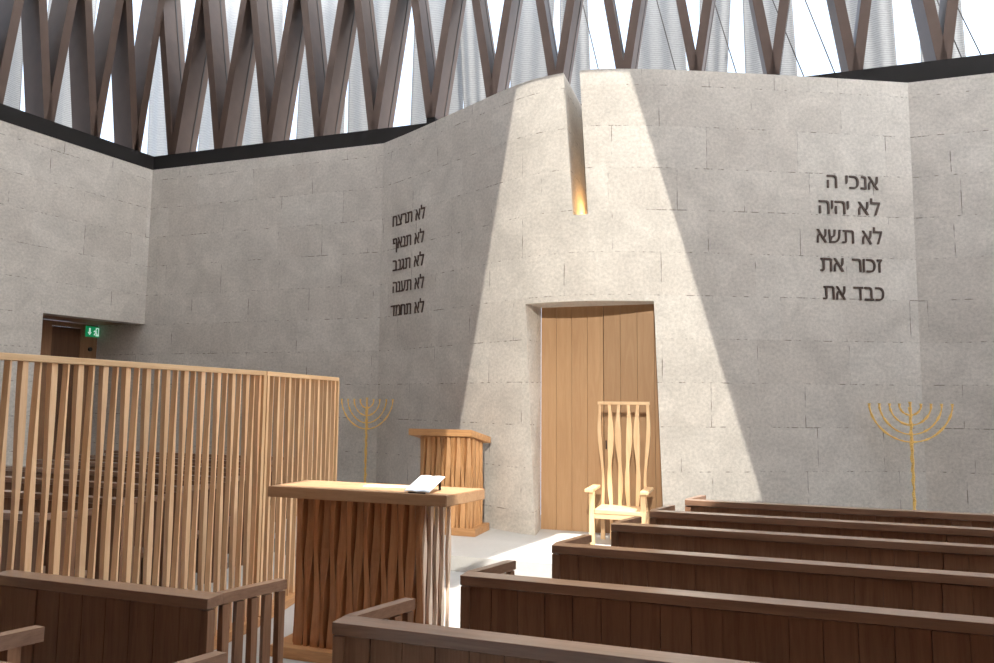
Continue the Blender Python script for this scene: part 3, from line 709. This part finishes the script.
# ================================================================== menorahs
def menorah(label, loc, rz=0):
    t = thing('menorah', label, 'menorah', loc, rz, None); TOPZ = 1.535; R0 = .415
    bm = bmesh.new(); tube(bm, [(.004 * math.sin(k * 1.7), .004 * math.cos(k * 2.1), .02 + (TOPZ - .05) * k / 40) for k in range(41)], .017, 7, .35); obj('stem', bm, gold, t)
    bm = bmesh.new(); tube(bm, [(0, 0, 0), (0, 0, .02), (0, 0, .03)], lambda f: .15 if f < .6 else .13, 24); obj('base', bm, gold, t)
    for k in range(4):
        r = R0 * (1 - k * .25) if k < 3 else R0 * .26; dz = (.40, .315, .21, .10)[k]
        bm = bmesh.new(); pts = []
        for j in range(41):
            a_ = -math.pi / 2 + math.pi * (j / 40) ; x = r * math.sin(a_); z = TOPZ - .02 - dz * max(0, math.cos(a_)) ** 1.2
            pts.append((x, 0, z))
        tube(bm, pts, .0105, 6, .42); obj('branch', bm, gold, t)
        for s in (-1, 1):
            bm = bmesh.new(); tube(bm, [(s * r, 0, TOPZ - .035), (s * r, 0, TOPZ - .01), (s * r, 0, TOPZ + .01)], lambda f: .008 + .008 * f, 10); obj('candle_cup', bm, gold, t)
    bm = bmesh.new(); tube(bm, [(0, 0, TOPZ - .04), (0, 0, TOPZ), (0, 0, TOPZ + .03)], lambda f: .009 + .009 * f, 10); obj('candle_cup', bm, gold, t)
    return t
menorah('nine-armed gold menorah at the right, beside the corner of the bowed wall', (1.79, 9.3, .15))
menorah('nine-armed gold menorah at the left, between the screen and the lectern', (-5.16, 9.45, .15))

# ================================================================== pews
def pew(x_end, y, length, side, label, arms=()):
    """back towards the camera; side +1: the pew runs to the right of its aisle end, -1: to the left.  seats face the platform"""
    t = thing('pew', label, 'pew', (x_end, y, 0), 0, None); s = side; Ln = length
    def X(a, b): return (min(s * a, s * b), max(s * a, s * b))
    bm = bmesh.new(); x0, x1 = X(0, Ln); bx(bm, x0, x1, 0, .095, .857, .90, bev=.003); obj('top_rail', bm, walX, t)
    # back: tongued boards between posts
    bm = bmesh.new(); n = int(Ln / .125); w = (Ln - .03) / n
    for i in range(n):
        a_, b_ = X(.02 + i * w + .0018, .02 + (i + 1) * w - .0018); post = (i % 8 == 7)
        bx(bm, a_, b_, .018 - (.006 if post else 0), .05, .06, .85)
    a_, b_ = X(.022, Ln - .02); bx(bm, a_, b_, .032, .056, .06, .85)
    obj('back_panel', bm, walZ, t)
    a_, b_ = X(.002, Ln); obj('plinth', BX(a_, b_, .01, .06, 0, .06, bev=.003), walX, t)
    a_, b_ = X(.03, Ln); obj('seat', BX(a_, b_, .06, .46, .40, .44, bev=.008), walX, t)
    a_, b_ = X(.03, Ln); obj('seat_front', BX(a_, b_, .40, .43, .06, .399), walX, t)
    # aisle end: corner post, skewed rail, fins below
    k = .14 / .39
    a_, b_ = X(0, .045); obj('corner_post', BX(a_, b_, .005, .05, 0, .85, bev=.003), walZ, t)
    def end_at(xe):
        bm = bmesh.new(); off = xe
        poly = [(off, .0955), (off + .045, .0955), (off + .045 + k * .29, .385), (off + k * .29, .385)]
        prism(bm, poly, .857, .90); o = obj('end_rail', bm, walY, t)
        for j in range(5):
            f = (j + .55) / 5; bm = bmesh.new(); yy = .08 + .32 * f; xx = off + .0225 + k * .31 * f
            twist_slat(bm, 0, 0, 0, .85, .028, .036, lambda q_, j=j: -.3 + .25 * math.sin(3 * q_ + j * 3.14), 8)
            fo = obj('end_slat', bm, walZ, t); fo.location = (xx, yy, 0)
    if s > 0: end_at(0)
    else: end_at(-.045)
    for ax in arms:
        bm = bmesh.new(); prism(bm, [(-ax, .0955), (-ax + .045, .0955), (-ax + .045 + k * .29, .385), (-ax + k * .29, .385)], .85, .90); obj('armrest', bm, walY, t)
        obj('arm_post', BX(-ax + .075, -ax + .115, .28, .33, .44, .85, bev=.003), walZ, t)
    return t
RP = [(-1.415, 2.375), (-1.24, 3.185), (-1.02, 4.01), (-.83, 4.82), (-.66, 5.485), (-.463, 6.20)]
lab = ['brown wooden pew of the right block, nearest the camera, cut by the bottom edge', 'brown wooden pew of the right block, second row from the camera', 'brown wooden pew of the right block, third row from the camera',
       'brown wooden pew of the right block, fourth row, its end beside the throne chair', 'brown wooden pew of the right block, fifth row, second from the platform', 'brown wooden pew of the right block, farthest row, sunlit at its end']
p0 = pew(RP[0][0], RP[0][1], 7.9, 1, lab[0]); p0['group'] = 'right block of pews'; reg(p0)
for i in range(1, 6):
    o = copy_tree(p0); o.location = (RP[i][0], RP[i][1], 0); o['label'] = lab[i]
q0 = pew(-2.035, 2.465, 1.19, -1, 'brown wooden pew at lower left in front of the slatted screen, with open slatted end'); q0['group'] = 'left block of pews'
q1 = pew(-1.66, 1.60, 2.6, -1, 'nearest left pew, only its two arm tips showing at the bottom edge', arms=(.81, 1.57)); q1['group'] = 'left block of pews'

# pews of the area behind the screen, seen through its slats
SP = [(-5.75, 8.55), (-5.7, 7.75), (-5.2, 6.95), (-4.9, 6.15), (-4.75, 5.35), (-4.6, 4.55), (-4.5, 3.75)]
b0 = pew(SP[0][0], SP[0][1], 3.3, -1, ''); reg(b0)
for i, (x, y) in enumerate(SP):
    o = b0 if i == 0 else copy_tree(b0)
    o.location = (x, y, 0); o['group'] = 'pews behind the slatted screen'
    o['label'] = 'dark wooden pew behind the slatted screen, ' + ['farthest row by the back wall', 'second row from the back wall', 'third row from the back wall', 'fourth row from the back wall', 'fifth row from the back wall', 'second nearest row', 'nearest row to the camera'][i]
